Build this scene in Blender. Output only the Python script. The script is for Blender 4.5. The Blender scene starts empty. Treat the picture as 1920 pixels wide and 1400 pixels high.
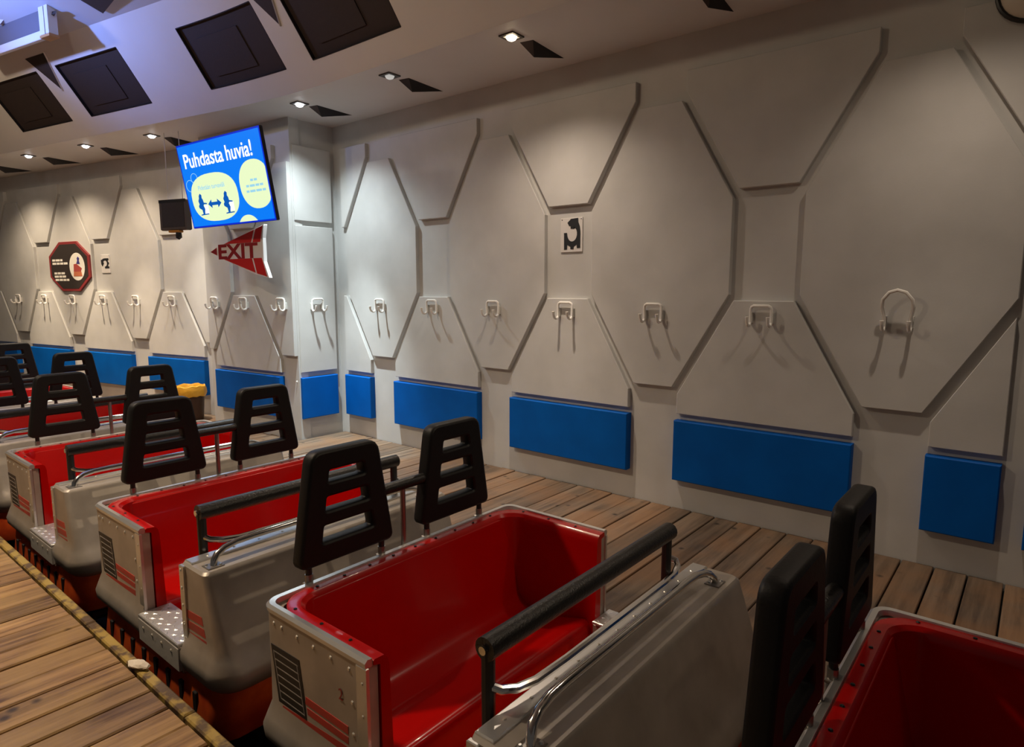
import bpy, bmesh, math, random
from mathutils import Vector, Matrix

# ------------------------------------------------------------------ camera, world, lights
SC = bpy.context.scene
COL = SC.collection
random.seed(7)
F_PX = 1206.55
FW = Vector((-0.63056285, 0.76486319, -0.1318135)).normalized()
RT = Vector((math.cos(math.radians(-39.5026)), -math.sin(math.radians(-39.5026)), 0)).normalized()
RT = (RT - FW * RT.dot(FW)).normalized()
UP = RT.cross(FW).normalized()
cam_d = bpy.data.cameras.new('camera')
cam = bpy.data.objects.new('camera', cam_d)
COL.objects.link(cam)
cam_d.sensor_width = 36.0
cam_d.lens = 36.0 * F_PX / 1920.0
cam_d.clip_start = 0.05
M = Matrix((RT, UP, -FW)).transposed().to_4x4()
M.translation = Vector((0, 0, 1.6))
cam.matrix_world = M
SC.camera = cam

world = bpy.data.worlds.new('world')
SC.world = world
world.use_nodes = True
bg = world.node_tree.nodes['Background']
bg.inputs['Color'].default_value = (0.60, 0.52, 0.46, 1)
bg.inputs['Strength'].default_value = 0.085

vs = SC.view_settings
vs.view_transform = 'Standard'
vs.look = 'None'
vs.gamma = 1.0
vs.use_curve_mapping = False
vs.exposure = 0.0

WARM = (1.0, 0.78, 0.54)
COOL = (0.85, 0.97, 1.0)
NEUT = (1.0, 0.80, 0.62)


def add_light(name, kind, loc, energy, color, target=None, size=0.1, spot=130, blend=0.35, parent=None, shape=None, size_y=None):
    d = bpy.data.lights.new(name, kind)
    d.energy = energy
    d.color = color
    if kind == 'SPOT':
        d.spot_size = math.radians(spot)
        d.spot_blend = blend
        d.shadow_soft_size = size
    elif kind == 'AREA':
        d.size = size
        if size_y:
            d.shape = 'RECTANGLE'
            d.size_y = size_y
    else:
        d.shadow_soft_size = size
    o = bpy.data.objects.new(name, d)
    COL.objects.link(o)
    o.location = loc
    if target is not None:
        o.rotation_euler = (Vector(target) - Vector(loc)).to_track_quat('-Z', 'Y').to_euler()
    if parent:
        o.parent = parent
    return o


# ------------------------------------------------------------------ materials
MATS = {}


def pmat(name, color, rough=0.5, metal=0.0, noise=None, bump=None, coat=0.0, emit=None, spec=0.5, rnd=0.0):
    """noise=(scale, second colour, lo, hi)   bump=(scale, strength)"""
    m = bpy.data.materials.new(name)
    m.use_nodes = True
    nt = m.node_tree
    b = nt.nodes['Principled BSDF']
    b.inputs['Base Color'].default_value = (*color, 1)
    b.inputs['Roughness'].default_value = rough
    b.inputs['Metallic'].default_value = metal
    b.inputs['Specular IOR Level'].default_value = spec
    b.inputs['Coat Weight'].default_value = coat
    if emit:
        b.inputs['Emission Color'].default_value = (*emit[0], 1)
        b.inputs['Emission Strength'].default_value = emit[1]
    tc = nt.nodes.new('ShaderNodeTexCoord')
    if noise:
        n = nt.nodes.new('ShaderNodeTexNoise')
        n.inputs['Scale'].default_value = noise[0]
        n.inputs['Detail'].default_value = 6
        nt.links.new(tc.outputs['Object'], n.inputs['Vector'])
        r = nt.nodes.new('ShaderNodeValToRGB')
        r.color_ramp.elements[0].position = noise[2]
        r.color_ramp.elements[1].position = noise[3]
        r.color_ramp.elements[0].color = (*noise[1], 1)
        r.color_ramp.elements[1].color = (*color, 1)
        nt.links.new(n.outputs['Fac'], r.inputs['Fac'])
        nt.links.new(r.outputs['Color'], b.inputs['Base Color'])
    if bump:
        n2 = nt.nodes.new('ShaderNodeTexNoise')
        n2.inputs['Scale'].default_value = bump[0]
        n2.inputs['Detail'].default_value = 4
        nt.links.new(tc.outputs['Object'], n2.inputs['Vector'])
        bp = nt.nodes.new('ShaderNodeBump')
        bp.inputs['Strength'].default_value = bump[1]
        bp.inputs['Distance'].default_value = 0.01
        nt.links.new(n2.outputs['Fac'], bp.inputs['Height'])
        nt.links.new(bp.outputs['Normal'], b.inputs['Normal'])
    MATS[name] = m
    return m


def wood_mat(name, dark, light, stain, rough, yaxis=True):
    m = bpy.data.materials.new(name)
    m.use_nodes = True
    nt = m.node_tree
    L = nt.links
    b = nt.nodes['Principled BSDF']
    tc = nt.nodes.new('ShaderNodeTexCoord')
    oi = nt.nodes.new('ShaderNodeObjectInfo')
    geo = nt.nodes.new('ShaderNodeNewGeometry')
    mp = nt.nodes.new('ShaderNodeMapping')
    mp.inputs['Scale'].default_value = (22, 1.3, 22)
    L.new(geo.outputs['Position'], mp.inputs['Vector'])
    add = nt.nodes.new('ShaderNodeVectorMath')
    add.operation = 'ADD'
    mul = nt.nodes.new('ShaderNodeVectorMath')
    mul.operation = 'SCALE'
    mul.inputs[0].default_value = (31, 17, 5)
    L.new(oi.outputs['Random'], mul.inputs['Scale'])
    L.new(mp.outputs['Vector'], add.inputs[0])
    L.new(mul.outputs['Vector'], add.inputs[1])
    n = nt.nodes.new('ShaderNodeTexNoise')
    n.inputs['Scale'].default_value = 1.0
    n.inputs['Detail'].default_value = 7
    n.inputs['Roughness'].default_value = 0.65
    L.new(add.outputs['Vector'], n.inputs['Vector'])
    r = nt.nodes.new('ShaderNodeValToRGB')
    r.color_ramp.elements[0].position = 0.36
    r.color_ramp.elements[1].position = 0.62
    r.color_ramp.elements[0].color = (*dark, 1)
    r.color_ramp.elements[1].color = (*light, 1)
    L.new(n.outputs['Fac'], r.inputs['Fac'])
    # patches of wear, knots
    n3 = nt.nodes.new('ShaderNodeTexNoise')
    n3.inputs['Scale'].default_value = 2.6
    n3.inputs['Detail'].default_value = 5
    L.new(geo.outputs['Position'], n3.inputs['Vector'])
    r3 = nt.nodes.new('ShaderNodeValToRGB')
    r3.color_ramp.elements[0].position = 0.42
    r3.color_ramp.elements[1].position = 0.62
    L.new(n3.outputs['Fac'], r3.inputs['Fac'])
    mix = nt.nodes.new('ShaderNodeMixRGB')
    mix.inputs['Color2'].default_value = (*stain, 1)
    mixf = nt.nodes.new('ShaderNodeMath')
    mixf.operation = 'MULTIPLY'
    mixf.inputs[1].default_value = 0.6
    L.new(r3.outputs['Color'], mixf.inputs[0])
    L.new(mixf.outputs['Value'], mix.inputs['Fac'])
    L.new(r.outputs['Color'], mix.inputs['Color1'])
    # dark knots
    vor = nt.nodes.new('ShaderNodeTexVoronoi')
    vor.inputs['Scale'].default_value = 5.0
    vor.inputs['Randomness'].default_value = 1.0
    L.new(geo.outputs['Position'], vor.inputs['Vector'])
    rk = nt.nodes.new('ShaderNodeValToRGB')
    rk.color_ramp.elements[0].position = 0.05
    rk.color_ramp.elements[1].position = 0.13
    L.new(vor.outputs['Distance'], rk.inputs['Fac'])
    mk = nt.nodes.new('ShaderNodeMixRGB')
    mk.blend_type = 'MIX'
    mk.inputs['Color1'].default_value = (*[c * 0.35 for c in dark], 1)
    L.new(rk.outputs['Color'], mk.inputs['Fac'])
    L.new(mix.outputs['Color'], mk.inputs['Color2'])
    # plank to plank variation
    hv = nt.nodes.new('ShaderNodeHueSaturation')
    mr = nt.nodes.new('ShaderNodeMapRange')
    mr.inputs['To Min'].default_value = 0.72
    mr.inputs['To Max'].default_value = 1.22
    L.new(oi.outputs['Random'], mr.inputs['Value'])
    L.new(mr.outputs['Result'], hv.inputs['Value'])
    L.new(mk.outputs['Color'], hv.inputs['Color'])
    L.new(hv.outputs['Color'], b.inputs['Base Color'])
    b.inputs['Roughness'].default_value = rough
    bp = nt.nodes.new('ShaderNodeBump')
    bp.inputs['Strength'].default_value = 0.5
    bp.inputs['Distance'].default_value = 0.006
    L.new(n.outputs['Fac'], bp.inputs['Height'])
    L.new(bp.outputs['Normal'], b.inputs['Normal'])
    MATS[name] = m
    return m


pmat('wall_paint', (0.60, 0.60, 0.585), 0.55, noise=(3.0, (0.53, 0.53, 0.515), 0.35, 0.7), bump=(90, 0.04))
pmat('ceiling_paint', (0.70, 0.69, 0.68), 0.55, noise=(2.0, (0.66, 0.65, 0.64), 0.3, 0.7))
pmat('blue_vinyl', (0.0, 0.105, 0.46), 0.55, noise=(4.0, (0.0, 0.09, 0.40), 0.35, 0.65), bump=(25, 0.05), spec=0.12)
pmat('hook_white', (0.86, 0.85, 0.81), 0.35)
pmat('hook_plate', (0.60, 0.60, 0.57), 0.4)
pmat('black_panel', (0.030, 0.019, 0.017), 0.7, bump=(60, 0.15))
pmat('black_edge', (0.008, 0.006, 0.008), 0.6)
pmat('black_rubber', (0.005, 0.005, 0.0055), 0.5, bump=(120, 0.08), spec=0.3)
pmat('black_foam', (0.010, 0.0095, 0.009), 0.33, noise=(70, (0.022, 0.02, 0.018), 0.3, 0.42), bump=(140, 0.25))
pmat('black_steel', (0.012, 0.012, 0.013), 0.4)
pmat('chrome', (0.72, 0.71, 0.69), 0.12, 1.0)
pmat('steel', (0.33, 0.31, 0.29), 0.35, 0.9)
pmat('aluminium', (0.46, 0.415, 0.365), 0.42, 0.4, noise=(6.0, (0.36, 0.32, 0.275), 0.3, 0.62), bump=(14, 0.06))
pmat('bright_alu', (0.70, 0.70, 0.69), 0.3, 0.8)
pmat('tread_alu', (0.66, 0.66, 0.66), 0.36, 0.7, bump=(60, 0.2))
pmat('step_alu', (0.55, 0.53, 0.50), 0.4, 0.3, bump=(30, 0.15))
pmat('rivet', (0.78, 0.75, 0.68), 0.3, 0.7)
pmat('red_gelcoat', (0.48, 0.002, 0.001), 0.25, noise=(2.5, (0.42, 0.0015, 0.001), 0.3, 0.7), coat=0.15, spec=0.35)
pmat('red_stripe', (0.50, 0.045, 0.03), 0.5, noise=(18, (0.36, 0.06, 0.045), 0.3, 0.6))
pmat('red_skirt', (0.80, 0.13, 0.015), 0.5, noise=(7, (0.50, 0.05, 0.01), 0.35, 0.65))
pmat('louvre_black', (0.012, 0.011, 0.012), 0.5)
pmat('louvre_line', (0.30, 0.28, 0.26), 0.5)
pmat('number_red', (0.28, 0.03, 0.02), 0.6)
pmat('pit_black', (0.010, 0.009, 0.009), 0.9)
pmat('track_steel', (0.10, 0.09, 0.09), 0.5, 0.5)
pmat('sign_red', (0.58, 0.012, 0.012), 0.4)
pmat('sign_letter', (0.30, 0.005, 0.012), 0.45)
pmat('sign_white', (0.80, 0.78, 0.76), 0.45)
pmat('sign_side', (0.80, 0.80, 0.80), 0.4)
pmat('emblem_black', (0.012, 0.014, 0.018), 0.5)
pmat('plate_white', (0.68, 0.66, 0.64), 0.5)
pmat('oct_dark', (0.035, 0.026, 0.022), 0.5)
pmat('oct_red', (0.24, 0.028, 0.030), 0.5)
pmat('print_white', (0.85, 0.82, 0.74), 0.5)
pmat('print_blue', (0.05, 0.04, 0.22), 0.5)
pmat('print_red', (0.42, 0.07, 0.06), 0.5)
pmat('print_orange', (0.55, 0.17, 0.08), 0.5)
pmat('tv_black', (0.006, 0.006, 0.012), 0.35)
pmat('scr_blue', (0.0, 0.0, 0.0), 0.3, emit=((0.0, 0.215, 1.0), 0.95))
pmat('scr_edge', (0.0, 0.0, 0.0), 0.3, emit=((0.0, 0.03, 0.75), 0.8))
pmat('scr_white', (0.0, 0.0, 0.0), 0.3, emit=((0.95, 1.0, 1.0), 1.2))
pmat('scr_cream', (0.0, 0.0, 0.0), 0.3, emit=((0.86, 1.0, 0.60), 0.98))
pmat('scr_figure', (0.0, 0.0, 0.0), 0.3, emit=((0.0, 0.13, 0.62), 0.75))
pmat('scr_pale', (0.0, 0.0, 0.0), 0.3, emit=((0.36, 0.72, 0.90), 0.95))
pmat('mon_screen', (0.05, 0.042, 0.042), 0.15, coat=0.8)  # brownish reflection put into the screen's base colour
pmat('mon_frame', (0.09, 0.075, 0.07), 0.35)
pmat('mon_orange_light', (0.5, 0.22, 0.03), 0.4)  # orange light under the monitor, put into the colour
pmat('bin_brown', (0.045, 0.018, 0.010), 0.5)
pmat('bag_yellow', (0.72, 0.36, 0.03), 0.35, bump=(22, 0.5))
pmat('paper', (0.70, 0.62, 0.50), 0.8, bump=(30, 0.5))
pmat('rig_white', (0.62, 0.62, 0.64), 0.45)
pmat('rig_grey', (0.10, 0.10, 0.13), 0.6)
pmat('rig_brass', (0.40, 0.20, 0.07), 0.5)
pmat('lamp_on_cool', (0, 0, 0), 0.3, emit=((0.95, 0.95, 1.0), 14))
pmat('lamp_on_warm', (0, 0, 0), 0.3, emit=((1.0, 0.80, 0.52), 16))
pmat('lamp_dim', (0.5, 0.5, 0.5), 0.4, emit=((0.9, 0.9, 0.85), 0.45))
pmat('lamp_frame', (0.06, 0.055, 0.05), 0.5)
pmat('added_lens_blue', (0, 0, 0), 0.3, emit=((0.25, 0.4, 1.0), 5))
pmat('ring_cream', (0.62, 0.55, 0.45), 0.4)
pmat('upper_paint', (0.50, 0.51, 0.55), 0.6)
wood_mat('wood_right', (0.10, 0.068, 0.045), (0.23, 0.16, 0.105), (0.28, 0.145, 0.065), 0.55)
wood_mat('wood_left', (0.11, 0.052, 0.022), (0.42, 0.25, 0.11), (0.46, 0.29, 0.11), 0.42)


def yellow_worn():
    m = pmat('yellow_worn', (0.40, 0.27, 0.06), 0.6, noise=(14, (0.11, 0.065, 0.03), 0.42, 0.56), bump=(40, 0.3))
    return m


yellow_worn()


# ------------------------------------------------------------------ mesh helpers
class MB:
    def __init__(self):
        self.v = []
        self.f = []
        self.s = []

    def add(self, vs, fs, smooth=False):
        k = len(self.v)
        self.v += [tuple(p) for p in vs]
        self.f += [tuple(i + k for i in f) for f in fs]
        self.s += [smooth] * len(fs)
        return self

    def box(self, x0, x1, y0, y1, z0, z1):
        vs = [(x0, y0, z0), (x1, y0, z0), (x1, y1, z0), (x0, y1, z0), (x0, y0, z1), (x1, y0, z1), (x1, y1, z1), (x0, y1, z1)]
        return self.add(vs, [(0, 3, 2, 1), (4, 5, 6, 7), (0, 1, 5, 4), (1, 2, 6, 5), (2, 3, 7, 6), (3, 0, 4, 7)])

    def cbox(self, x0, x1, y0, y1, z0, z1, c=0.008):
        """box with chamfered edges, as three lofted rings along z"""
        def ring(z, i):
            return [(x0 + i + c * 0, y0 + i, z), (x1 - i, y0 + i, z), (x1 - i, y1 - i, z), (x0 + i, y1 - i, z)]
        rings = [ring(z0, c), ring(z0 + c, 0), ring(z1 - c, 0), ring(z1, c)]
        return self.loft(rings, True, True, smooth=False)

    def loft(self, rings, cap0=False, cap1=False, closed=True, smooth=True):
        n = len(rings[0])
        vs = [p for r in rings for p in r]
        fs = []
        for i in range(len(rings) - 1):
            for j in range(n if closed else n - 1):
                a = i * n + j
                b = i * n + (j + 1) % n
                fs.append((a, b, b + n, a + n))
        self.add(vs, fs, smooth)
        if cap0:
            self.add(rings[0], [tuple(range(n))[::-1]])
        if cap1:
            self.add(rings[-1], [tuple(range(n))])
        return self

    def tube(self, path, r, n=10, caps=True, smooth=True):
        P = [Vector(p) for p in path]
        rings = []
        ref = None
        for i, p in enumerate(P):
            if i == 0:
                t = P[1] - P[0]
            elif i == len(P) - 1:
                t = P[-1] - P[-2]
            else:
                t = (P[i + 1] - P[i]).normalized() + (P[i] - P[i - 1]).normalized()
            t.normalize()
            if ref is None:
                ref = Vector((0, 0, 1)) if abs(t.z) < 0.9 else Vector((1, 0, 0))
            a = (ref - t * ref.dot(t)).normalized()
            ref = a
            b = t.cross(a)
            rr = r[i] if isinstance(r, (list, tuple)) else r
            rings.append([p + a * (rr * math.cos(2 * math.pi * k / n)) + b * (rr * math.sin(2 * math.pi * k / n)) for k in range(n)])
        return self.loft(rings, caps, caps, True, smooth)

    def prism(self, poly, y0, y1, inset=0.0, dy=0.0):
        """poly in (x, z); extruded along y from y1 (back) to y0 (front), front face inset for a small chamfer"""
        n = len(poly)
        cx = sum(p[0] for p in poly) / n
        cz = sum(p[1] for p in poly) / n
        back = [(p[0], y1, p[1]) for p in poly]
        if inset:
            mid = [(p[0], y0 + dy, p[1]) for p in poly]
            fr = [(x, y0, z) for x, z in offset_poly(poly, -inset)]
            rings = [back, mid, fr]
        else:
            rings = [back, [(p[0], y0, p[1]) for p in poly]]
        return self.loft(rings, True, True, smooth=False)

    def dome(self, c, nrm, r, h=None, seg=6):
        h = h or r * 0.6
        nrm = Vector(nrm).normalized()
        a = nrm.orthogonal().normalized()
        b = nrm.cross(a)
        c = Vector(c)
        r0 = [c + a * r * math.cos(2 * math.pi * k / seg) + b * r * math.sin(2 * math.pi * k / seg) for k in range(seg)]
        r1 = [c + nrm * h * 0.75 + a * r * 0.6 * math.cos(2 * math.pi * k / seg) + b * r * 0.6 * math.sin(2 * math.pi * k / seg) for k in range(seg)]
        return self.loft([r0, r1], False, True, True, True)

    def build(self, name, mat, parent=None, fix=True):
        me = bpy.data.meshes.new(name)
        me.from_pydata(self.v, [], self.f)
        me.polygons.foreach_set('use_smooth', self.s)
        me.update()
        if fix:
            bm = bmesh.new()
            bm.from_mesh(me)
            bmesh.ops.recalc_face_normals(bm, faces=bm.faces)
            bm.to_mesh(me)
            bm.free()
        if any(self.s):
            me.set_sharp_from_angle(angle=math.radians(34))
        me.materials.append(MATS[mat])
        o = bpy.data.objects.new(name, me)
        COL.objects.link(o)
        if parent:
            o.parent = parent
        return o


def offset_poly(poly, d):
    """offset a convex polygon (x,z) by d (negative shrinks)"""
    n = len(poly)
    area = sum(poly[i][0] * poly[(i + 1) % n][1] - poly[(i + 1) % n][0] * poly[i][1] for i in range(n))
    sgn = 1 if area > 0 else -1
    out = []
    for i in range(n):
        p0, p1, p2 = Vector(poly[i - 1]), Vector(poly[i]), Vector(poly[(i + 1) % n])
        d1 = (p1 - p0).normalized()
        d2 = (p2 - p1).normalized()
        n1 = Vector((d1.y, -d1.x)) * sgn
        n2 = Vector((d2.y, -d2.x)) * sgn
        b = (n1 + n2)
        if b.length < 1e-6:
            b = n1
        b.normalize()
        k = d / max(0.3, b.dot(n1))
        q = p1 + b * k
        out.append((q.x, q.y))
    return out


def clip_poly(poly, lo, hi):
    def cut(pl, x, keep_gt):
        out = []
        for i in range(len(pl)):
            a, b = pl[i - 1], pl[i]
            ia = a[0] >= x if keep_gt else a[0] <= x
            ib = b[0] >= x if keep_gt else b[0] <= x
            if ia != ib:
                t = (x - a[0]) / (b[0] - a[0])
                out.append((x, a[1] + t * (b[1] - a[1])))
            if ib:
                out.append(b)
        return out
    p = cut(poly, lo, True)
    if p:
        p = cut(p, hi, False)
    return p


def tag(o, label, cat=None, group=None, kind=None):
    o['label'] = label
    if cat:
        o['category'] = cat
    if group:
        o['group'] = group
    if kind:
        o['kind'] = kind
    return o


def empty(name, loc=(0, 0, 0), rz=0.0):
    o = bpy.data.objects.new(name, None)
    o.empty_display_size = 0.1
    COL.objects.link(o)
    o.location = loc
    o.rotation_euler = (0, 0, rz)
    return o


def copy_tree(o, parent=None):
    c = o.copy()
    COL.objects.link(c)
    c.parent = parent
    for ch in list(o.children):
        copy_tree(ch, c)
    return c


def curve_mesh(splines, depth, bevel, fn):
    """filled 2D outline with holes -> mesh data; fn maps (x,y,z)->world-local coordinates"""
    cu = bpy.data.curves.new('tmp', 'CURVE')
    cu.dimensions = '2D'
    cu.fill_mode = 'BOTH'
    cu.extrude = depth
    cu.bevel_depth = bevel
    cu.bevel_resolution = 1
    for pts in splines:
        s = cu.splines.new('POLY')
        s.points.add(len(pts) - 1)
        for p, q in zip(s.points, pts):
            p.co = (q[0], q[1], 0, 1)
        s.use_cyclic_u = True
    ob = bpy.data.objects.new('tmp', cu)
    COL.objects.link(ob)
    bpy.context.view_layer.update()
    dg = bpy.context.evaluated_depsgraph_get()
    me = bpy.data.meshes.new_from_object(ob.evaluated_get(dg))
    bpy.data.objects.remove(ob)
    bpy.data.curves.remove(cu)
    for v in me.vertices:
        v.co = fn(v.co)
    me.materials.clear()
    return me


def text_mesh(body, size, extrude, fn, align='LEFT', sx=1.0, bold=0.0):
    cu = bpy.data.curves.new('tmp', 'FONT')
    cu.body = body
    cu.size = size
    cu.extrude = extrude
    cu.align_x = align
    cu.offset = bold
    ob = bpy.data.objects.new('tmp', cu)
    COL.objects.link(ob)
    bpy.context.view_layer.update()
    dg = bpy.context.evaluated_depsgraph_get()
    me = bpy.data.meshes.new_from_object(ob.evaluated_get(dg))
    bpy.data.objects.remove(ob)
    bpy.data.curves.remove(cu)
    for v in me.vertices:
        v.co = fn(Vector((v.co.x * sx, v.co.y, v.co.z)))
    me.materials.clear()
    return me


def mesh_obj(name, me, mat, parent=None):
    me.materials.append(MATS[mat])
    o = bpy.data.objects.new(name, me)
    COL.objects.link(o)
    if parent:
        o.parent = parent
    return o


def round_poly(pts, radii, seg=4):
    out = []
    n = len(pts)
    for i in range(n):
        p0, p1, p2 = Vector(pts[i - 1]), Vector(pts[i]), Vector(pts[(i + 1) % n])
        r = radii[i] if isinstance(radii, (list, tuple)) else radii
        d0 = (p0 - p1).normalized()
        d2 = (p2 - p1).normalized()
        ang = d0.angle(d2)
        t = min(r / math.tan(ang / 2), 0.49 * (p0 - p1).length, 0.49 * (p2 - p1).length)
        a = p1 + d0 * t
        b = p1 + d2 * t
        for k in range(seg + 1):
            s = k / seg
            q = a * (1 - s) ** 2 + p1 * 2 * s * (1 - s) + b * s ** 2
            out.append((q.x, q.y))
    return out


# ------------------------------------------------------------------ setting: floors and pit
def wall_v(u):
    """where the right-hand deck ends, for a given position along the track"""
    if u > -5.99:
        return 4.28
    if u > -7.58:
        return 3.70 + (u + 5.97) * math.tan(math.radians(5.4)) + 0.02
    return 3.456 + (u + 9.594) * math.tan(math.radians(10.8)) + 0.04


b = MB().box(-15, 5, 2.60, 2.68, -0.95, -0.045).box(-15, 5, 2.68, 4.6, -0.12, -0.045)
floor_r = tag(b.build('floor', 'pit_black'), 'wooden walkway deck between the train and the panelled wall', kind='structure')
u = -14.6
while u < 3.2:
    w = random.choice((0.158, 0.165, 0.165, 0.172))
    ve = wall_v(u + w / 2)
    if u < -5.99 < u + w:
        ve = 3.70
    m = MB()
    j = random.uniform(-0.003, 0.003)
    c = 0.004
    g = 0.0045
    m.loft([[(u + g, 2.585, -0.045), (u + w - g, 2.585, -0.045), (u + w - g, ve, -0.045), (u + g, ve, -0.045)],
            [(u + g, 2.585, -c + j), (u + w - g, 2.585, -c + j), (u + w - g, ve, -c + j), (u + g, ve, -c + j)],
            [(u + g + c, 2.59, j), (u + w - g - c, 2.59, j), (u + w - g - c, ve, j), (u + g + c, ve, j)]], True, True, smooth=False)
    m.build('plank', 'wood_right', floor_r)
    u += w

b = MB().box(-15, 5, 0.90, 0.965, -0.95, -0.045).box(-15, 5, -4.0, 0.90, -0.12, -0.045)
floor_l = tag(b.build('floor', 'pit_black'), 'wooden boarding platform with worn yellow edge beside the train', kind='structure')
u = -12.2
while u < 1.6:
    w = random.choice((0.150, 0.158, 0.165, 0.165, 0.19))
    j = random.uniform(-0.004, 0.003)
    c = 0.006
    g = 0.005
    y0 = -3.6
    m = MB()
    m.loft([[(u + g, y0, -0.045), (u + w - g, y0, -0.045), (u + w - g, .925, -0.045), (u + g, .925, -0.045)],
            [(u + g, y0, -c + j), (u + w - g, y0, -c + j), (u + w - g, .925, -c + j), (u + g, .925, -c + j)],
            [(u + g + c, y0, j), (u + w - g - c, y0, j), (u + w - g - c, .922, j), (u + g + c, .922, j)]], True, True, smooth=False)
    m.build('plank', 'wood_left', floor_l)
    u += w
u = -12.2
while u < 1.6:
    w = random.uniform(0.9, 1.4)
    MB().cbox(u + .003, u + w - .003, .936, .980, -0.05, random.uniform(0.0, 0.006), 0.006).build('edge_board', 'yellow_worn', floor_l)
    u += w

tag(MB().box(-15, 5, 0.95, 2.62, -1.0, -0.95).build('floor', 'pit_black'), 'dark track pit floor beneath the coaster train', kind='structure')
tr = empty('coaster_track', (0, 0, -0.95))
tag(tr, 'dark steel coaster track lying in the pit under the train', 'track')
for yy in (1.48, 2.18):
    MB().tube([(-14, yy, .33), (4, yy, .33)], 0.05, 10).build('rail', 'track_steel', tr)
for k in range(12):
    MB().box(-13 + k * 1.4, -12.88 + k * 1.4, 1.3, 2.36, 0.0, .29).build('cross_tie', 'track_steel', tr)

# ------------------------------------------------------------------ setting: panelled walls
P = 1.5292
OW, OB, OT = 0.5411, 0.1542, 0.160
UB, UW = 0.1851, 0.5735
BT, BW = 0.1909, 0.5694
ZOU, ZOL, ZOB, ZOT = 2.1812, 1.5555, 0.8948, 2.855
ZUB, ZUU, ZUT = 2.2376, 2.9108, 3.043
ZBT, ZBC, ZBB = 1.517, 0.8492, 0.7077
OCT = [(-OB, ZOB), (OB, ZOB), (OW, ZOL), (OW, ZOU), (OT, ZOT), (-OT, ZOT), (-OW, ZOU), (-OW, ZOL)]
UTR = [(-UB, ZUB), (UB, ZUB), (UW, ZUU), (UW, ZUT), (-UW, ZUT), (-UW, ZUU)]
BTR = [(-BW, ZBB), (BW, ZBB), (BW, ZBC), (BT, ZBT), (-BT, ZBT), (-BW, ZBC)]
PAD = [(-.577, .225), (.577, .225), (.577, .662), (-.577, .662)]
DEPTH = 0.042


def panel_wall(root, centers, lo, hi, dz=0.0, sx=1.0):
    """root is placed on the panel front plane; local x runs along the wall, -y out of it"""
    def put(poly, c, name, mat, y0, y1, ins):
        pl = clip_poly([(c + x * sx, z + dz) for x, z in poly], lo, hi)
        if len(pl) < 3 or max(p[0] for p in pl) - min(p[0] for p in pl) < 0.04:
            return
        # drop duplicate points
        q = []
        for p in pl:
            if not q or (abs(p[0] - q[-1][0]) + abs(p[1] - q[-1][1])) > 1e-4:
                q.append(p)
        if abs(q[0][0] - q[-1][0]) + abs(q[0][1] - q[-1][1]) < 1e-4:
            q.pop()
        MB().prism(q, y0, y1, ins, ins).build(name, mat, root)
    for c in centers:
        put(OCT, c, 'wall_panel', 'wall_paint', 0.0, DEPTH + .003, 0.004)
    h = P * sx / 2
    cs = sorted(set([round(c - h, 4) for c in centers] + [round(c + h, 4) for c in centers]))
    for c in cs:
        put(UTR, c, 'wall_panel', 'wall_paint', 0.0, DEPTH + .003, 0.004)
        put(BTR, c, 'wall_panel', 'wall_paint', 0.0, DEPTH + .003, 0.004)
        put(PAD, c, 'wall_pad', 'blue_vinyl', -0.024, DEPTH + .003, 0.006)


def wall_root(name, label, dist, ang, lo, hi, zt, extra=None):
    a = math.radians(ang)
    m = MB().box(lo, hi, DEPTH, DEPTH + 0.12, -0.06, zt)
    o = m.build(name, 'wall_paint')
    o.location = (-math.sin(a) * dist, math.cos(a) * dist, 0)
    o.rotation_euler = (0, 0, a)
    tag(o, label, kind='structure')
    return o


D_R, A_R = 4.2441, 0.0
D_L, A_L = 5.1925, 10.8
D_P, A_P = 4.2454, 5.4
ZC = 3.29
wr = wall_root('wall_right', 'long grey panelled wall with octagonal panels and blue pads along the walkway', D_R, A_R, -6.05, 3.4, ZC + .05)
panel_wall(wr, [-5.2296 + k * P for k in range(4)], -5.85, -0.107)
panel_wall(wr, [0.63 + k * P for k in range(2)], 0.01, 3.3)
wl = wall_root('wall_left', 'far grey panelled wall beyond the corner pillar in warm light', D_L, A_L, -16.5, -6.95, ZC + .05)
panel_wall(wl, [-10.1 + k * P for k in range(-4, 3)], -16.4, -7.0, 0.03)

# pillar: front face and side face
ap = math.radians(A_P)
TP = Vector((math.cos(ap), math.sin(ap), 0))
NP = Vector((-math.sin(ap), math.cos(ap), 0))
fr = Vector((-5.985, 3.742, 0))
fl = fr - TP * 1.60
pts = [fr, Vector((-6.012, 3.75, 0)), Vector((-6.012, 4.40, 0)), Vector((fl.x - .05, 4.40, 0)), fl]
ring0 = [(p.x, p.y, -0.06) for p in pts]
ring1 = [(p.x, p.y, ZC + .05) for p in pts]
wp = MB().loft([ring0, ring1], True, True, smooth=False).build('wall_pillar', 'wall_paint')
tag(wp, 'projecting grey wall pillar with panelled front and blue pads at the corner', kind='structure')
pf = wall_root('wall_front', 'panelled front face of the corner pillar behind the exit sign', D_P, A_P, -7.17, -5.60, ZC + .04)
panel_wall(pf, [-5.595 - 0.05 - P * 1.04, -5.595 - 0.05], -7.16, -5.605, 0.0, 1.04)
ps = empty('wall_side')
ps.location = (-5.97, 0, 0)
ps.rotation_euler = (0, 0, math.pi / 2)
tag(ps, 'narrow side face of the corner pillar with two panels and a blue pad', kind='structure')
for zz in ((0.715, 2.235), (2.285, 3.03)):
    MB().prism([(3.765, zz[0]), (4.213, zz[0]), (4.213, zz[1]), (3.765, zz[1])], 0.0, DEPTH + .003, .004, .004).build('wall_panel', 'wall_paint', ps)
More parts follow.
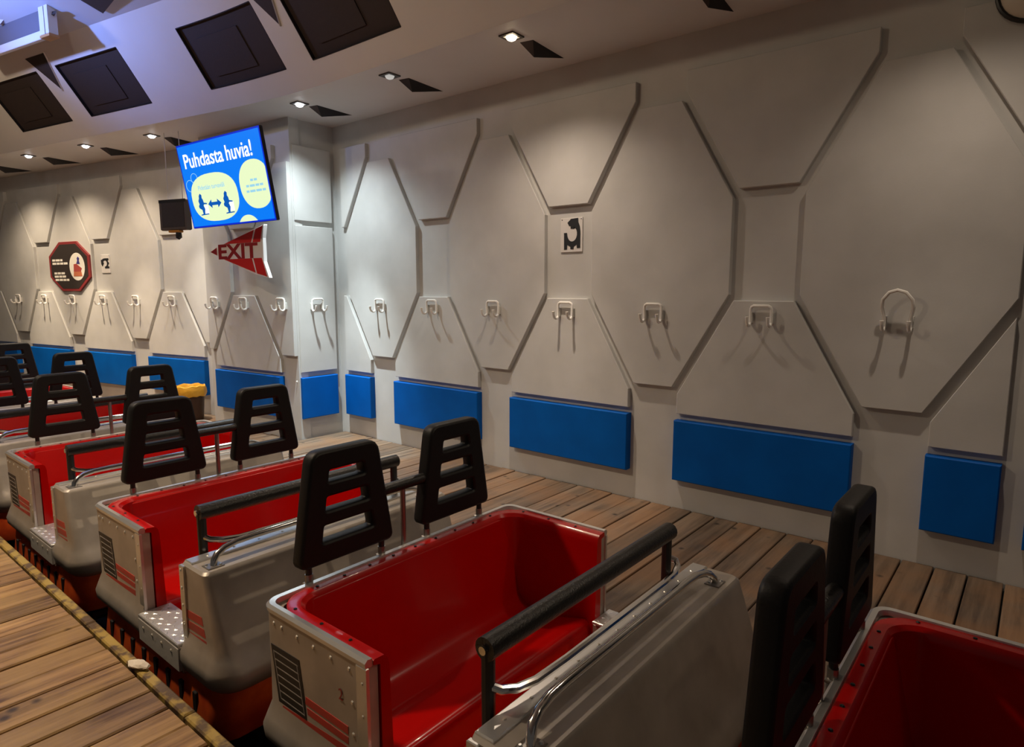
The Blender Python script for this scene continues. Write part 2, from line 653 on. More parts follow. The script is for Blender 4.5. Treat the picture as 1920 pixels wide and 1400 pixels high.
MB().prism([(3.757, .222), (4.205, .222), (4.205, .66), (3.757, .66)], -.022, DEPTH + .003, .006, .006).build('wall_pad', 'blue_vinyl', ps)
for zz in (1.66, 0.62):
    MB().dome((3.735, 0.043, zz), (0, -1, 0), .012).build('bolt', 'hook_white', ps)

# ------------------------------------------------------------------ setting: ceiling and sloping fascia
def fascia_edge(n=60):
    pts = []
    a2 = math.radians(10.7)
    for i in range(n + 1):
        u = -15.0 + i * 18.6 / n
        # straight (angle 10.7 deg) until -6.3, blended to straight (0 deg) after -4.5
        if u < -6.3:
            v = 3.2 + (u + 6.3) * math.tan(a2)
        elif u < -4.45:
            t = (u + 6.3) / 1.85
            v = 3.2 + 1.85 * math.tan(a2) * (t - t * t / 2)
        else:
            v = 3.2 + 1.85 * math.tan(a2) * 0.5
        pts.append(Vector((u, v, ZC)))
    return pts


EDGE = fascia_edge(124)
ELEN = [0.0]
for i in range(1, len(EDGE)):
    ELEN.append(ELEN[-1] + (EDGE[i] - EDGE[i - 1]).length)
# arc length measured from the point u = -6.3
I0 = min(range(len(EDGE)), key=lambda i: abs(EDGE[i].x + 6.3))
S_ORG = ELEN[I0] + (-6.3 - EDGE[I0].x)
TH = math.radians(52.7)


def fas(s, w, out=0.0):
    """point on the sloping fascia: s along the edge (0 at u=-6.3), w up the slope, out = proud of it"""
    L = s + S_ORG
    i = 0
    while i < len(ELEN) - 2 and ELEN[i + 1] < L:
        i += 1
    t = (L - ELEN[i]) / (ELEN[i + 1] - ELEN[i])
    p = EDGE[i].lerp(EDGE[i + 1], t)
    tan = (EDGE[min(i + 2, len(EDGE) - 1)] - EDGE[max(i - 1, 0)]).normalized()
    nh = Vector((-tan.y, tan.x, 0))
    wd = -nh * math.cos(TH) + Vector((0, 0, math.sin(TH)))
    nrm = tan.cross(wd)          # towards the room (down / -v)
    if nrm.z > 0:
        nrm = -nrm
    return p + wd * w + nrm * out


S0, S1 = -8.5, 9.6
NS = 110
FH = 0.96
svals = [S0 + (S1 - S0) * k / NS for k in range(NS + 1)]
# fascia sheet, built around the recessed black panels
pairs = [-3.375, -1.925, 0.07, 1.52, 3.52, 4.97, 6.97, -5.37, -6.82]
pairs = sorted(pairs)
REC = [(p, p + 1.08, 0.195, 0.735) for p in pairs]
m = MB()
cuts = sorted(set([round(x, 4) for x in svals] + [round(r[0], 4) for r in REC] + [round(r[1], 4) for r in REC]))
wc = [0.0, 0.195, 0.735, FH]
for i in range(len(cuts) - 1):
    a, c = cuts[i], cuts[i + 1]
    if c - a < 1e-3:
        continue
    mid = (a + c) / 2
    for j in range(3):
        if j == 1 and any(r[0] < mid < r[1] for r in REC):
            continue
        q = [fas(a, wc[j]), fas(c, wc[j]), fas(c, wc[j + 1]), fas(a, wc[j + 1])]
        m.add(q, [(0, 1, 2, 3)], False)
# lower return edge
for i in range(len(cuts) - 1):
    a, c = cuts[i], cuts[i + 1]
    p0, p1 = fas(a, 0), fas(c, 0)
    up1 = Vector((0, 0, .10))
    m.add([p0, p1, p1 + up1 + Vector((0, .03, 0)), p0 + up1 + Vector((0, .03, 0))], [(0, 1, 2, 3)])
trim = tag(m.build('trim_1', 'ceiling_paint', fix=False), 'sloping grey fascia above the train with recessed black rectangles', kind='structure')


def strip_solid(s0, s1, w0, w1, o0, o1, name, mat, parent, n=6):
    mm = MB()
    rings = []
    for k in range(n + 1):
        s = s0 + (s1 - s0) * k / n
        rings.append([fas(s, w0, o0), fas(s, w1, o0), fas(s, w1, o1), fas(s, w0, o1)])
    mm.loft(rings, True, True, smooth=False)
    return mm.build(name, mat, parent)


for r in REC:
    pn = strip_solid(r[0] - .004, r[1] + .004, r[2] - .004, r[3] + .004, -0.05, -0.028, 'recessed_panel', 'black_panel', trim)
    # recess frame
    for aa in ((r[0] - .004, r[0] + .004, r[2], r[3]), (r[1] - .004, r[1] + .004, r[2], r[3]), (r[0], r[1], r[2] - .004, r[2] + .004), (r[0], r[1], r[3] - .004, r[3] + .004)):
        strip_solid(*aa, -0.05, 0.001, 'panel_frame', 'black_edge', trim, 6)
    strip_solid(r[0] + .16, r[1] - .34, r[2] + .09, r[3] - .12, -0.03, -0.018, 'inner_plate', 'black_panel', trim)
# black triangles between the rectangles of a pair
for k in range(0, len(pairs) - 1):
    gap = pairs[k + 1] - (pairs[k] + 1.08)
    if gap < 0.5:
        c = pairs[k] + 1.08 + gap / 2
        tri = [(c - .21, .87), (c + .17, .87), (c + .03, .50)]
        top = [fas(s, w, .002) for s, w in tri]
        bot = [fas(s, w, -.04) for s, w in tri]
        mm = MB().loft([bot, top], True, True, smooth=False)
        mm.build('triangle_inlay', 'black_panel', trim)
        mm = MB()
        mm.tube([fas(c + .175, .875, .004), fas(c + .033, .50, .004)], .009, 6)
        mm.build('inlay_edge', 'bright_alu', trim)

# flat ceiling between fascia and walls
m = MB()
for i in range(len(EDGE) - 1):
    a, c = EDGE[i], EDGE[i + 1]
    m.add([(a.x, a.y - .002, ZC), (c.x, c.y - .002, ZC), (c.x, 5.0, ZC), (a.x, 5.0, ZC), (a.x, a.y - .002, ZC + .05), (c.x, c.y - .002, ZC + .05), (c.x, 5.0, ZC + .05), (a.x, 5.0, ZC + .05)],
          [(0, 3, 2, 1), (4, 5, 6, 7)])
tag(m.build('ceiling', 'ceiling_paint', fix=False), 'low grey ceiling strip over the walkway with downlights and black spikes', kind='structure')
# upper ceiling beyond the fascia
m = MB()
for i in range(len(cuts) - 1):
    a, c = fas(cuts[i], FH), fas(cuts[i + 1], FH)
    m.add([a, c, (c.x, c.y - .9, c.z + .30), (a.x, a.y - .9, a.z + .30), (c.x, -4.5, 4.9), (a.x, -4.5, 4.9)], [(0, 1, 2, 3), (3, 2, 4, 5)])
upc = tag(m.build('ceiling', 'upper_paint', fix=False), 'upper vaulted ceiling above the train washed in blue light', kind='structure')
for k, s in enumerate((-2.6, -1.55, -0.5, 0.6)):
    a = fas(s, FH)
    b0 = a + Vector((-.1, -.10, .03))
    tip = a + Vector((.55, -.16, .05))
    b1 = a + Vector((-.1, -.28, .09))
    off = Vector((0, -.01, -.03))
    MB().loft([[b0, tip, b1], [b0 + off, tip + off, b1 + off]], True, True, smooth=False).build('triangle_inlay', 'black_panel', upc)

# ------------------------------------------------------------------ ceiling downlights and black spikes
ORD = ['first', 'second', 'third', 'fourth', 'fifth', 'sixth', 'seventh', 'eighth', 'ninth']


def downlight(u, v, ang, mat, label, energy, color, beam=5.0, spot=128):
    t = empty('downlight', (u, v, ZC), math.radians(ang))
    tag(t, label, 'downlight', 'square downlights in the low ceiling')
    h = 0.062
    m = MB()
    for a in ((-h, h, -h, -h + .022), (-h, h, h - .022, h), (-h, -h + .022, -h + .022, h - .022), (h - .022, h, -h + .022, h - .022)):
        m.box(*a, -.010, 0.0)
    fr_ = m.build('frame', 'lamp_frame', t)
    n = 16
    rings = [[(r * math.cos(2 * math.pi * k / n), r * math.sin(2 * math.pi * k / n), z) for k in range(n)] for r, z in ((.038, 0.0), (.037, -.012), (.030, -.024), (.016, -.031))]
    MB().loft(rings, True, True).build('lamp', mat, t)
    if energy:
        add_light('lamp_light', 'SPOT', (0, 0, -.045), energy, color, (0, 0, -1.0), 0.03, spot, 1.0, parent=t)
        add_light('beam_light', 'SPOT', (0, 0, -.045), energy * beam, color, (0, 0.06, -1.0), 0.03, 48, 1.0, parent=t)
    return t


LIGHTS = [(-2.94, 3.56, 0, 'lamp_on_warm', 'warm glowing square downlight above the white emblem plate', 80, NEUT, 2.0),
          (-4.21, 3.565, 0, 'lamp_dim', 'unlit square downlight between two lit ones above the walkway', 7, (1.0, 0.93, 0.85), 2.0),
          (-5.475, 3.553, 0, 'lamp_on_cool', 'cool bright downlight beside the corner pillar', 150, COOL, 4.2),
          (-7.862, 3.208, 10.8, 'lamp_on_cool', 'bright downlight just beyond the hanging blue screen', 105, (1.0, 0.88, 0.72), 4),
          (-9.018, 2.92, 10.8, 'lamp_on_cool', 'bright downlight above the octagonal notice', 108, WARM, 3.8),
          (-10.26, 2.661, 10.8, 'lamp_on_cool', 'bright downlight above the far end of the far wall', 135, WARM, 3.8),
          (-11.5, 2.42, 10.8, 'lamp_on_cool', 'bright downlight past the far end of the far wall', 135, WARM, 3.8),
          (-1.67, 3.56, 0, 'lamp_dim', 'unlit downlight above the wide blue pad by the walkway', 0, NEUT),
          (-0.40, 3.56, 0, 'lamp_on_warm', 'warm downlight above the last bent wall hook', 36, NEUT, 1.5),
          (2.15, 3.56, 0, 'lamp_dim', 'unlit downlight over the front end of the train', 0, NEUT)]
for L in LIGHTS:
    downlight(*L)


def spike(u, v, ang, label):
    t = empty('ceiling_spike', (u, v, ZC), math.radians(ang))
    tag(t, label, 'ceiling spike', 'black triangular spikes hanging from the low ceiling')
    a, bb, c, d = Vector((-.05, -.01, 0)), Vector((.05, .01, 0)), Vector((.008, .44, 0)), Vector((-.01, .10, -.078))
    m = MB()
    m.add([a, bb, c, d], [(0, 2, 1), (0, 1, 3), (1, 2, 3), (2, 0, 3)])
    m.build('spike_body', 'black_edge', t)
    m = MB()
    m.add([a + Vector((0, -.002, -.001)), bb + Vector((0, -.002, -.001)), d + Vector((0, -.002, -.001)), a + Vector((0, .002, 0)), bb + Vector((0, .002, 0)), d + Vector((0, .004, .004))],
          [(0, 1, 2), (3, 5, 4), (0, 3, 4, 1), (1, 4, 5, 2), (2, 5, 3, 0)])
    m.build('spike_face', 'black_panel', t)


for i, (u, v, a) in enumerate([(-2.92, 3.70, 0), (-4.195, 3.70, 0), (-5.45, 3.68, 0), (-7.83, 3.36, 10.8), (-9.0, 3.10, 10.8), (-10.25, 2.84, 10.8), (-11.5, 2.60, 10.8), (-1.645, 3.70, 0)]):
    nm = ['beside the warm glowing downlight', 'beside the unlit downlight', 'beside the cool downlight near the corner pillar', 'beside the downlight behind the blue screen', 'beside the downlight over the octagonal notice', 'beside the downlight near the end of the far wall', 'past the end of the far wall', 'over the wide blue pad'][i]
    spike(u, v, a, 'black triangular ceiling spike ' + nm)

# ------------------------------------------------------------------ wall hooks
def make_hook(bent=False):
    t = empty('coat_hook')
    w = 0.066
    r = 0.0100
    m = MB()
    if bent:
        pth = [(-w, -.022, -.05), (-w, -.03, .0), (-w - .012, -.05, .06), (-w - .006, -.065, .105), (-w * .62, -.075, .145), (0, -.08, .158), (w * .62, -.075, .145), (w + .006, -.065, .105), (w + .012, -.05, .06), (w, -.03, .0), (w, -.022, -.05)]
    else:
        pth = [(-w, -.022, -.065), (-w, -.022, .02), (-w + .006, -.024, .032), (-w + .02, -.026, .040), (w - .02, -.026, .040), (w - .006, -.024, .032), (w, -.022, .02), (w, -.022, -.065)]
    m.tube(pth, r, 8)
    m.build('hook_loop', 'hook_white', t)
    for s in (-1, 1):
        m = MB()
        zb = -.05 if bent else -.065
        m.tube([(s * w, -.018, zb + .035), (s * w, -.020, zb), (s * w, -.034, zb - .018), (s * w, -.055, zb - .022), (s * w, -.076, zb - .012), (s * w, -.088, zb + .012), (s * w, -.090, zb + .036)], [r, r, r, r, r, r, r * 1.25], 8)
        m.build('hook_prong', 'hook_white', t)
        MB().cbox(s * w - .013, s * w + .013, -.014, .0, zb - .008, zb + .062, .003).build('mount_plate', 'hook_plate', t)
    return t


hk = make_hook()
hk_bent = make_hook(True)
first = True


def place_hook(x, root, z, label, group, bent=False):
    global first
    src = hk_bent if bent else hk
    if bent:
        o = src
    elif first:
        o = src
        first = False
    else:
        o = copy_tree(src)
    a = root.rotation_euler.z
    ca, sa = math.cos(a), math.sin(a)
    o.location = (root.location.x + ca * x, root.location.y + sa * x, z)
    o.rotation_euler = (0, 0, a)
    tag(o, label, 'coat hook', group)


HG = 'white metal coat hooks on the panelled walls'
for i, x in enumerate([-5.2296 + P / 2 * k for k in range(6)]):
    place_hook(x, wr, 1.445, 'white metal coat hook, %s from the corner pillar along the long walkway wall' % ORD[i], HG)
place_hook(-0.642, wr, 1.43, 'white coat hook with a tall bent-up loop on the long walkway wall', HG, True)
for i, x in enumerate([-7.80, -8.57, -9.335, -10.1, -10.865, -11.63, -12.4]):
    place_hook(x, wl, 1.455, 'white metal coat hook, %s beyond the corner pillar on the far wall' % ORD[i], HG)
for i, (x, w) in enumerate([(-6.98, 'near the far edge of'), (-6.43, 'in the middle of'), (-5.77, 'near the corner of')]):
    place_hook(x, pf, 1.452, 'white metal coat hook %s the pillar front below the exit sign' % w, HG)
place_hook(3.98, ps, 1.445, 'white metal coat hook on the narrow side face of the pillar', HG)

# ------------------------------------------------------------------ emblem plates and octagonal notice
def emblem_pts():
    p = [(650, 540), (745, 470), (930, 460), (935, 540), (975, 620), (992, 720), (990, 1025), (905, 1030), (895, 960), (820, 1000), (820, 1045), (735, 1045), (735, 1000), (650, 960), (645, 1050), (565, 1050), (560, 730), (640, 730)]
    for k in range(13):
        a = math.radians(165 - k * 19.5)
        p.append((775 + 130 * math.cos(a), 755 + 145 * math.sin(a)))
    p += [(825, 612), (820, 660), (735, 655), (738, 607), (695, 605)]
    return [((x - 755) / 640.0, -(y - 775) / 640.0) for x, y in p]


def emblem_plate(root, x, z, w, h, rot, label):
    a = root.rotation_euler.z
    ca, sa = math.cos(a), math.sin(a)
    t = empty('emblem_plate', (root.location.x + ca * x - sa * DEPTH, root.location.y + sa * x + ca * DEPTH, z), a)
    tag(t, label, 'sign', 'white plates with a black emblem')
    MB().cbox(-w / 2, w / 2, -.010, 0.0, -h / 2, h / 2, .002).build('plate', 'plate_white', t)
    e = emblem_pts()
    sc = w * 0.98 if not rot else w * 0.98
    if rot:
        e = [(-y, x) for x, y in e]
        e = [(x * h * .82, y * h * .82) for x, y in e]
    else:
        e = [(x * w * 1.12, y * h * .98) for x, y in e]
    me = curve_mesh([e], .001, 0, lambda c: Vector((c.x, -.0115 + c.z, c.y)))
    mesh_obj('emblem', me, 'emblem_black', t)
    for sx in (-1, 1):
        MB().dome((sx * (w / 2 - .012), -.010, h / 2 - .013), (0, -1, 0), .006).build('screw', 'steel', t)


emblem_plate(wr, -2.92, 2.012, .205, .265, False, 'white plate with black emblem above the hooks on the long walkway wall')
emblem_plate(wl, -9.285, 1.93, .20, .25, True, 'white plate with sideways black emblem beside the octagonal notice')

a = wl.rotation_euler.z
ca, sa = math.cos(a), math.sin(a)
oc = empty('octagon_notice', (wl.location.x + ca * -10.1 + sa * .012, wl.location.y + sa * -10.1 - ca * .012, 1.905), a)
tag(oc, 'dark octagonal notice with red border, white lines and oval picture', 'sign')


def octa(hw, hh, c):
    return [(-hw + c * 1.5, -hh), (hw - c * 1.5, -hh), (hw, -hh + c), (hw, hh - c), (hw - c * 1.5, hh), (-hw + c * 1.5, hh), (-hw, hh - c), (-hw, -hh + c)]


MB().prism(octa(.525, .352, .20), -.010, .012, .003, .003).build('border', 'oct_red', oc)
MB().prism(octa(.475, .315, .18), -.012, -.008).build('board', 'oct_dark', oc)
for (zz, x0, x1) in ((.092, -.43, -.12), (.045, -.43, -.03), (-.095, -.40, -.10), (-.142, -.40, -.10), (-.19, -.385, -.02)):
    x = x0
    m = MB()
    while x < x1 - .03:
        w = min(random.uniform(.05, .11), x1 - x)
        m.box(x, x + w, -.0135, -.011, zz - .015, zz + .015)
        x += w + .016
    m.build('text_line', 'print_white', oc)


def ellipse(cx, cz, rx, rz, n=28):
    return [(cx + rx * math.cos(2 * math.pi * k / n), cz + rz * math.sin(2 * math.pi * k / n)) for k in range(n)]


MB().prism(ellipse(.21, -.005, .195, .195), -.0135, -.011).build('oval', 'print_white', oc)
MB().prism([(.11, -.14), (.33, -.14), (.31, -.075), (.12, -.075)], -.0155, -.013).build('picture_car', 'print_orange', oc)
MB().prism([(.12, -.075), (.30, -.075), (.33, -.03), (.25, .01), (.20, .035), (.13, .03)], -.0152, -.013).build('picture_body', 'print_red', oc)
MB().prism([(.20, .035), (.29, .03), (.27, .08), (.285, .11), (.25, .135), (.22, .11), (.23, .08)], -.0156, -.013).build('picture_person', 'print_blue', oc)

# ------------------------------------------------------------------ exit sign
ex = empty('exit_sign')
ex.location = (0, 0, 0)
ca, sa = math.cos(ap), math.sin(ap)
EXC = Vector((-6.35, 3.36, 1.955))
ex.location = EXC
ex.rotation_euler = (0, 0, ap)
tag(ex, 'red and white arrow shaped EXIT sign projecting from the pillar', 'exit sign')
arrow = [(-.525, .025), (.40, .262), (.335, .10), (.355, -.10), (.47, -.245), (.30, -.245)]
arrow = [(-.525, .022), (.415, .255), (.385, .13), (.385, -.10), (.455, -.255), (.22, -.215)]
# body as concave outline -> use curve fill
me = curve_mesh([arrow], .016, .004, lambda c: Vector((c.x, .02 + c.z, c.y)))
mesh_obj('sign_body', me, 'sign_white', ex)
mm = MB()
mm.add([(.420, .002, .252), (.420, .038, .252), (.391, .038, .13), (.391, .002, .13), (.391, .002, -.10), (.391, .038, -.10), (.462, .038, -.255), (.462, .002, -.255)],
       [(0, 1, 2, 3), (3, 2, 5, 4), (4, 5, 6, 7)])
mm.build('side_strip', 'sign_side', ex, fix=False)
Y = -.0005


def face(poly, name, mat, y=Y):
    me = curve_mesh([poly], .001, 0, lambda c: Vector((c.x, y + c.z, c.y)))
    return mesh_obj(name, me, mat, ex)


face([(-.27, .093), (.255, .215), (.20, .093)], 'red_wing', 'sign_red')
face([(.225, .093), (.285, .222), (.395, .245), (.35, .093)], 'red_wing', 'sign_red')
face([(-.28, -.062), (.20, -.062), (.25, -.205)], 'red_wing', 'sign_red')
face([(.225, -.062), (.36, -.062), (.435, -.245), (.275, -.212)], 'red_wing', 'sign_red')
face([(-.515, .020), (-.40, .062), (-.40, -.018)], 'arrow_tip', 'sign_letter')
me = text_mesh('EXIT', .205, .001, lambda c: Vector((c.x - .385, Y - .001 + c.z, c.y - .055)), 'LEFT', 1.62, .006)
mesh_obj('lettering', me, 'sign_letter', ex)
for xx in (-.22,):
    MB().cbox(xx - .02, xx + .02, .035, .30, -.02, .02, .004).build('bracket', 'sign_white', ex)

# ------------------------------------------------------------------ hanging screen
TVW, TVH = 1.43, 0.806
tv = empty('display_screen')
yaw, tilt = math.radians(3.33), math.radians(9.63)
tv.location = (-6.08, 3.098, 2.596)
tv.rotation_euler = (tilt, 0, yaw)          # local x right, -y towards viewers, z up
tag(tv, 'large blue display screen reading Puhdasta huvia hung on the pillar', 'screen')
MB().cbox(-TVW / 2, TVW / 2, 0.0, .032, -TVH / 2, TVH / 2, .006).build('casing', 'tv_black', tv)
e = .012
MB().box(-TVW / 2 + e * .3, TVW / 2 - e * .3, -.0015, .001, -TVH / 2 + e * .3, TVH / 2 - e * .3).build('bezel_glow', 'scr_edge', tv)
MB().box(-TVW / 2 + e * 1.6, TVW / 2 - e * 1.6, -.003, 0, -TVH / 2 + e * 1.6, TVH / 2 - e * 1.6).build('picture', 'scr_blue', tv)
HX, HZ = TVW / 2 - e * 1.6, TVH / 2 - e * 1.6


def tvp(poly, name, mat, y=-.005, clip=True):
    me = curve_mesh([poly], .0008, 0, lambda c: Vector((c.x, y + c.z, c.y)))
    return mesh_obj(name, me, mat, tv)


def superell(cx, cz, rx, rz, p, n=40, cut=None):
    out = []
    for k in range(n):
        a = 2 * math.pi * k / n
        x = cx + rx * math.copysign(abs(math.cos(a)) ** (2 / p), math.cos(a))
        z = cz + rz * math.copysign(abs(math.sin(a)) ** (2 / p), math.sin(a))
        out.append((min(max(x, -HX), HX), min(max(z, -HZ), HZ)))
    q = []
    for p_ in out:
        if not q or (abs(p_[0] - q[-1][0]) + abs(p_[1] - q[-1][1])) > 1e-5:
            q.append(p_)
    return q


tvp(superell(-.205, -.126, .41, .223, 2.5), 'bubble', 'scr_cream')
tvp(superell(.505, -.068, .245, .213, 2.2), 'bubble', 'scr_cream')
tvp(superell(.285, -.44, .165, .115, 2.0), 'bubble', 'scr_cream')
for (cx, cz, r) in ((-.50, .075, .045), (-.60, .01, .055)):
    mm = MB()
    mm.tube([(cx + r * 1.3 * math.cos(2 * math.pi * k / 20), -.004, cz + r * math.sin(2 * math.pi * k / 20)) for k in range(21)], .0025, 4)
    mm.build('bubble_outline', 'scr_pale', tv)
for word, x0, x1 in (('Puhdasta', -.615, .085), ('huvia!', .135, .55)):
    me = text_mesh(word, .19, .0008, lambda c: Vector((c.x, -.006 + c.z, c.y + .175)), 'LEFT', 1.0, .002)
    lo = min(v.co.x for v in me.vertices)
    hi = max(v.co.x for v in me.vertices)
    for v in me.vertices:
        v.co.x = x0 + (v.co.x - lo) * (x1 - x0) / (hi - lo)
    mesh_obj('headline_word', me, 'scr_white', tv)
me = text_mesh('Pidetään turvaväli', .062, .0008, lambda c: Vector((c.x - .225, -.007 + c.z, c.y - .045)), 'CENTER', 1.08, 0)
mesh_obj('caption', me, 'scr_pale', tv)
for (zz, w) in ((-.03, .12), (-.078, .28), (-.125, .30)):
    m = MB()
    x = .50 - w / 2
    while x < .50 + w / 2 - .02:
        ww = random.uniform(.04, .09)
        m.box(x, min(x + ww, .50 + w / 2), -.0075, -.006, zz - .010, zz + .010)
        x += ww + .014
    m.build('caption_line', 'scr_pale', tv)


def figure(cx, cz, s, flip):
    f = -1 if flip else 1
    pts_ = [(-.02, .10), (.005, .125), (.03, .105), (.025, .07), (.04, .05), (.045, .015), (.10, .005), (.10, -.008), (.045, -.005), (.03, -.02), (.05, -.06), (.03, -.12), (.10, -.118), (.10, -.13), (-.04, -.135), (-.045, -.125), (0, -.118), (-.005, -.07), (-.05, -.045), (-.055, -.02), (-.035, .0), (-.045, .04), (-.025, .07)]
    pts_ = [(cx + x * s * 1.25, cz + z * s) for x, z in pts_]
    return pts_


tvp(figure(-.46, -.175, .80, False), 'skater', 'scr_figure', -.007)
tvp(figure(-.01, -.185, .80, False), 'skater', 'scr_figure', -.007)
for cx in (-.405, .045):
    tvp([(cx - .01, -.19), (cx + .055, -.19), (cx + .055, -.27), (cx - .02, -.27)], 'skater_glow', 'scr_white', -.0065)
tvp([(x + .0, z) for x, z in [(-.335, -.185), (-.27, -.145), (-.27, -.170), (-.165, -.170), (-.165, -.145), (-.10, -.185), (-.165, -.225), (-.165, -.200), (-.27, -.200), (-.27, -.225)]], 'double_arrow', 'scr_figure', -.0085)
for xx in (-.42, -.22):
    MB().cbox(xx - .03, xx + .03, .03, .46, -.10, -.04, .006).build('wall_arm', 'rig_white', tv)
MB().cbox(-.5, .3, .032, .055, -.16, .14, .005).build('back_plate', 'steel', tv)
add_light('screen_glow', 'AREA', (0, -.05, 0), 6, (0.25, 0.5, 1.0), (0, -2, 0), 1.3, parent=tv, size_y=.7)

# ------------------------------------------------------------------ small monitor hanging beside the screen
mo = empty('small_monitor', (-7.55, 3.26, 2.40), math.radians(10.8 + 6))
tag(mo, 'small dark monitor hanging on thin rods beside the blue screen', 'monitor')
fr_ = MB().cbox(-.20, .20, -.02, .05, -.165, .165, .01).build('casing', 'mon_frame', mo)
MB().box(-.165, .175, -.024, -.018, -.13, .135).build('screen', 'mon_screen', mo)
MB().box(-.20, .20, -.026, -.015, .135, .168).build('top_bezel', 'tv_black', mo)
MB().cbox(-.07, .09, -.03, .03, -.19, -.165, .006).build('orange_lit_underside', 'mon_orange_light', mo)  # underside piece coloured as lit orange
MB().tube([(.05, .0, -.19), (.05, .0, -.235), (.04, -.01, -.26)], [.03, .035, .02], 10).build('camera_dome', 'black_steel', mo)
for xx in (-.10, .12):
    MB().tube([(xx, .02, .16), (xx, .02, ZC - 2.40)], .004, 6).build('hanger_rod', 'rig_white', mo)

# ------------------------------------------------------------------ waste bin with yellow bag
bn = empty('waste_bin', (-7.93, 3.47, 0))
tag(bn, 'brown waste bin with yellow bag folded over its rim beside the pillar', 'bin')
n = 24
rg = [[(r * math.cos(2 * math.pi * k / n), r * math.sin(2 * math.pi * k / n), z) for k in range(n)] for r, z in ((.13, 0), (.135, .01), (.165, .40), (.15, .40), (.125, .02))]
MB().loft(rg, True, True).build('bin_body', 'bin_brown', bn)
rg = []
for r, z in ((.166, .30), (.178, .305), (.184, .34), (.180, .39), (.172, .425), (.160, .43), (.145, .40), (.14, .34)):
    rg.append([((r + .006 * math.sin(k * 2.4 + z * 30)) * math.cos(2 * math.pi * k / n), (r + .006 * math.sin(k * 2.4 + z * 30)) * math.sin(2 * math.pi * k / n), z + .008 * math.sin(k * 1.7)) for k in range(n)])
MB().loft(rg, False, False).build('bag_rim', 'bag_yellow', bn)

# ------------------------------------------------------------------ round fixture high on the wall
rf = empty('round_fixture', (-0.17, 4.28, 3.03))
tag(rf, 'round cream wall fixture with black rim high on the long wall', 'wall fixture')
rf.location = (-0.16, 4.286, 3.06)
m = MB()
m.tube([(.155 * math.cos(2 * math.pi * k / 32), -.06, .155 * math.sin(2 * math.pi * k / 32)) for k in range(33)], .012, 8)
m.build('rim', 'black_steel', rf)
n = 32
rg = [[(r * math.cos(2 * math.pi * k / n), y, r * math.sin(2 * math.pi * k / n)) for k in range(n)] for r, y in ((.13, 0.0), (.15, -.03), (.15, -.06), (.12, -.085), (.05, -.098))]
MB().loft(rg, True, True).build('face', 'ring_cream', rf)

# ------------------------------------------------------------------ lighting rig at upper left
rg_ = empty('lighting_rig', (-7.36, 2.14, 3.97), math.radians(10.7))
tag(rg_, 'white framed lighting rig with grey box hanging under the upper ceiling', 'lighting rig')
MB().cbox(-1.60, .0, -.02, .02, -.075, .0, .004).build('lower_beam', 'rig_white', rg_)
MB().cbox(-1.55, -.03, -.012, .012, .0, .42, .004).build('grey_box', 'rig_grey', rg_)
MB().cbox(-.03, .05, -.04, .04, -.06, .55, .006).build('post', 'rig_white', rg_)
MB().cbox(.065, .12, -.04, .04, -.06, .55, .006).build('post', 'rig_white', rg_)
MB().cbox(-.03, .13, -.045, .045, -.085, -.06, .003).build('foot_plate', 'rig_brass', rg_)
MB().tube([(-.75, -.05, .18), (-.1, -.05, .42)], .03, 4).build('brace', 'rig_white', rg_)
MB().tube([(-.1, -.05, .42), (.02, -.05, .28)], .02, 4).build('brace', 'rig_white', rg_)
MB().tube([(-.62, -.05, .25), (-.62, -.05, .6)], .03, 4).build('upright', 'rig_white', rg_)
for xx in (-1.3, 0.01):
    MB().tube([(xx, 0.1, .40), (xx, .1, 0.75)], .012, 6).build('hanger', 'black_steel', rg_)

# unseen wash lamp, added to throw blue on the upper ceiling and fascia
for i, (u, v) in enumerate(((-7.4, 0.7),)):
    bl = empty('added_blue_wash', (u, v, 3.72))
    tag(bl, 'added unseen blue wash lamp hanging above the train beside the lighting rig', 'wash lamp')
    MB().tube([(0, 0, -.02), (0, 0, .10)], [.07, .055], 14).build('housing', 'black_steel', bl)
    MB().tube([(0, 0, .10), (0, 0, .106)], .05, 14).build('lens', 'added_lens_blue', bl)
    MB().tube([(0, -.07, .02), (0, -.07, 1.0)], .012, 6).build('hanger', 'black_steel', bl)
    add_light('added_blue_light', 'SPOT', (0, 0, .13), 300, (0.18, 0.32, 1.0), (0.15, .95, .75), .06, 120, .8, parent=bl)

# out-of-view pendant lamps, added to light the boarding deck and fascia
for i, (u, v, e) in enumerate(((-4.1, 0.30, 400), (-8.4, 0.2, 200))):
    pl = empty('added_platform_lamp', (u, v, 3.95))
    tag(pl, 'added unseen round warm pendant lamp over the platform ' + ['level with the middle of the train', 'near the rear of the train'][i], 'pendant lamp')
    MB().tube([(0, 0, 0), (0, 0, .10), (0, 0, .16)], [.17, .15, .03], 18).build('shade', 'black_steel', pl)
    MB().tube([(0, 0, -.012), (0, 0, -.002)], .13, 18).build('bulb', 'lamp_on_warm', pl)
    MB().tube([(0, 0, .15), (0, 0, .90)], .012, 6).build('stem', 'black_steel', pl)
    add_light('lamp_light', 'SPOT', (0, 0, -.05), e, WARM, (0, 0, -1), .12, 140, .9, parent=pl)
    add_light('added_fill_glow', 'POINT', (0, 0, -.09), 55, WARM, None, .1, parent=pl)

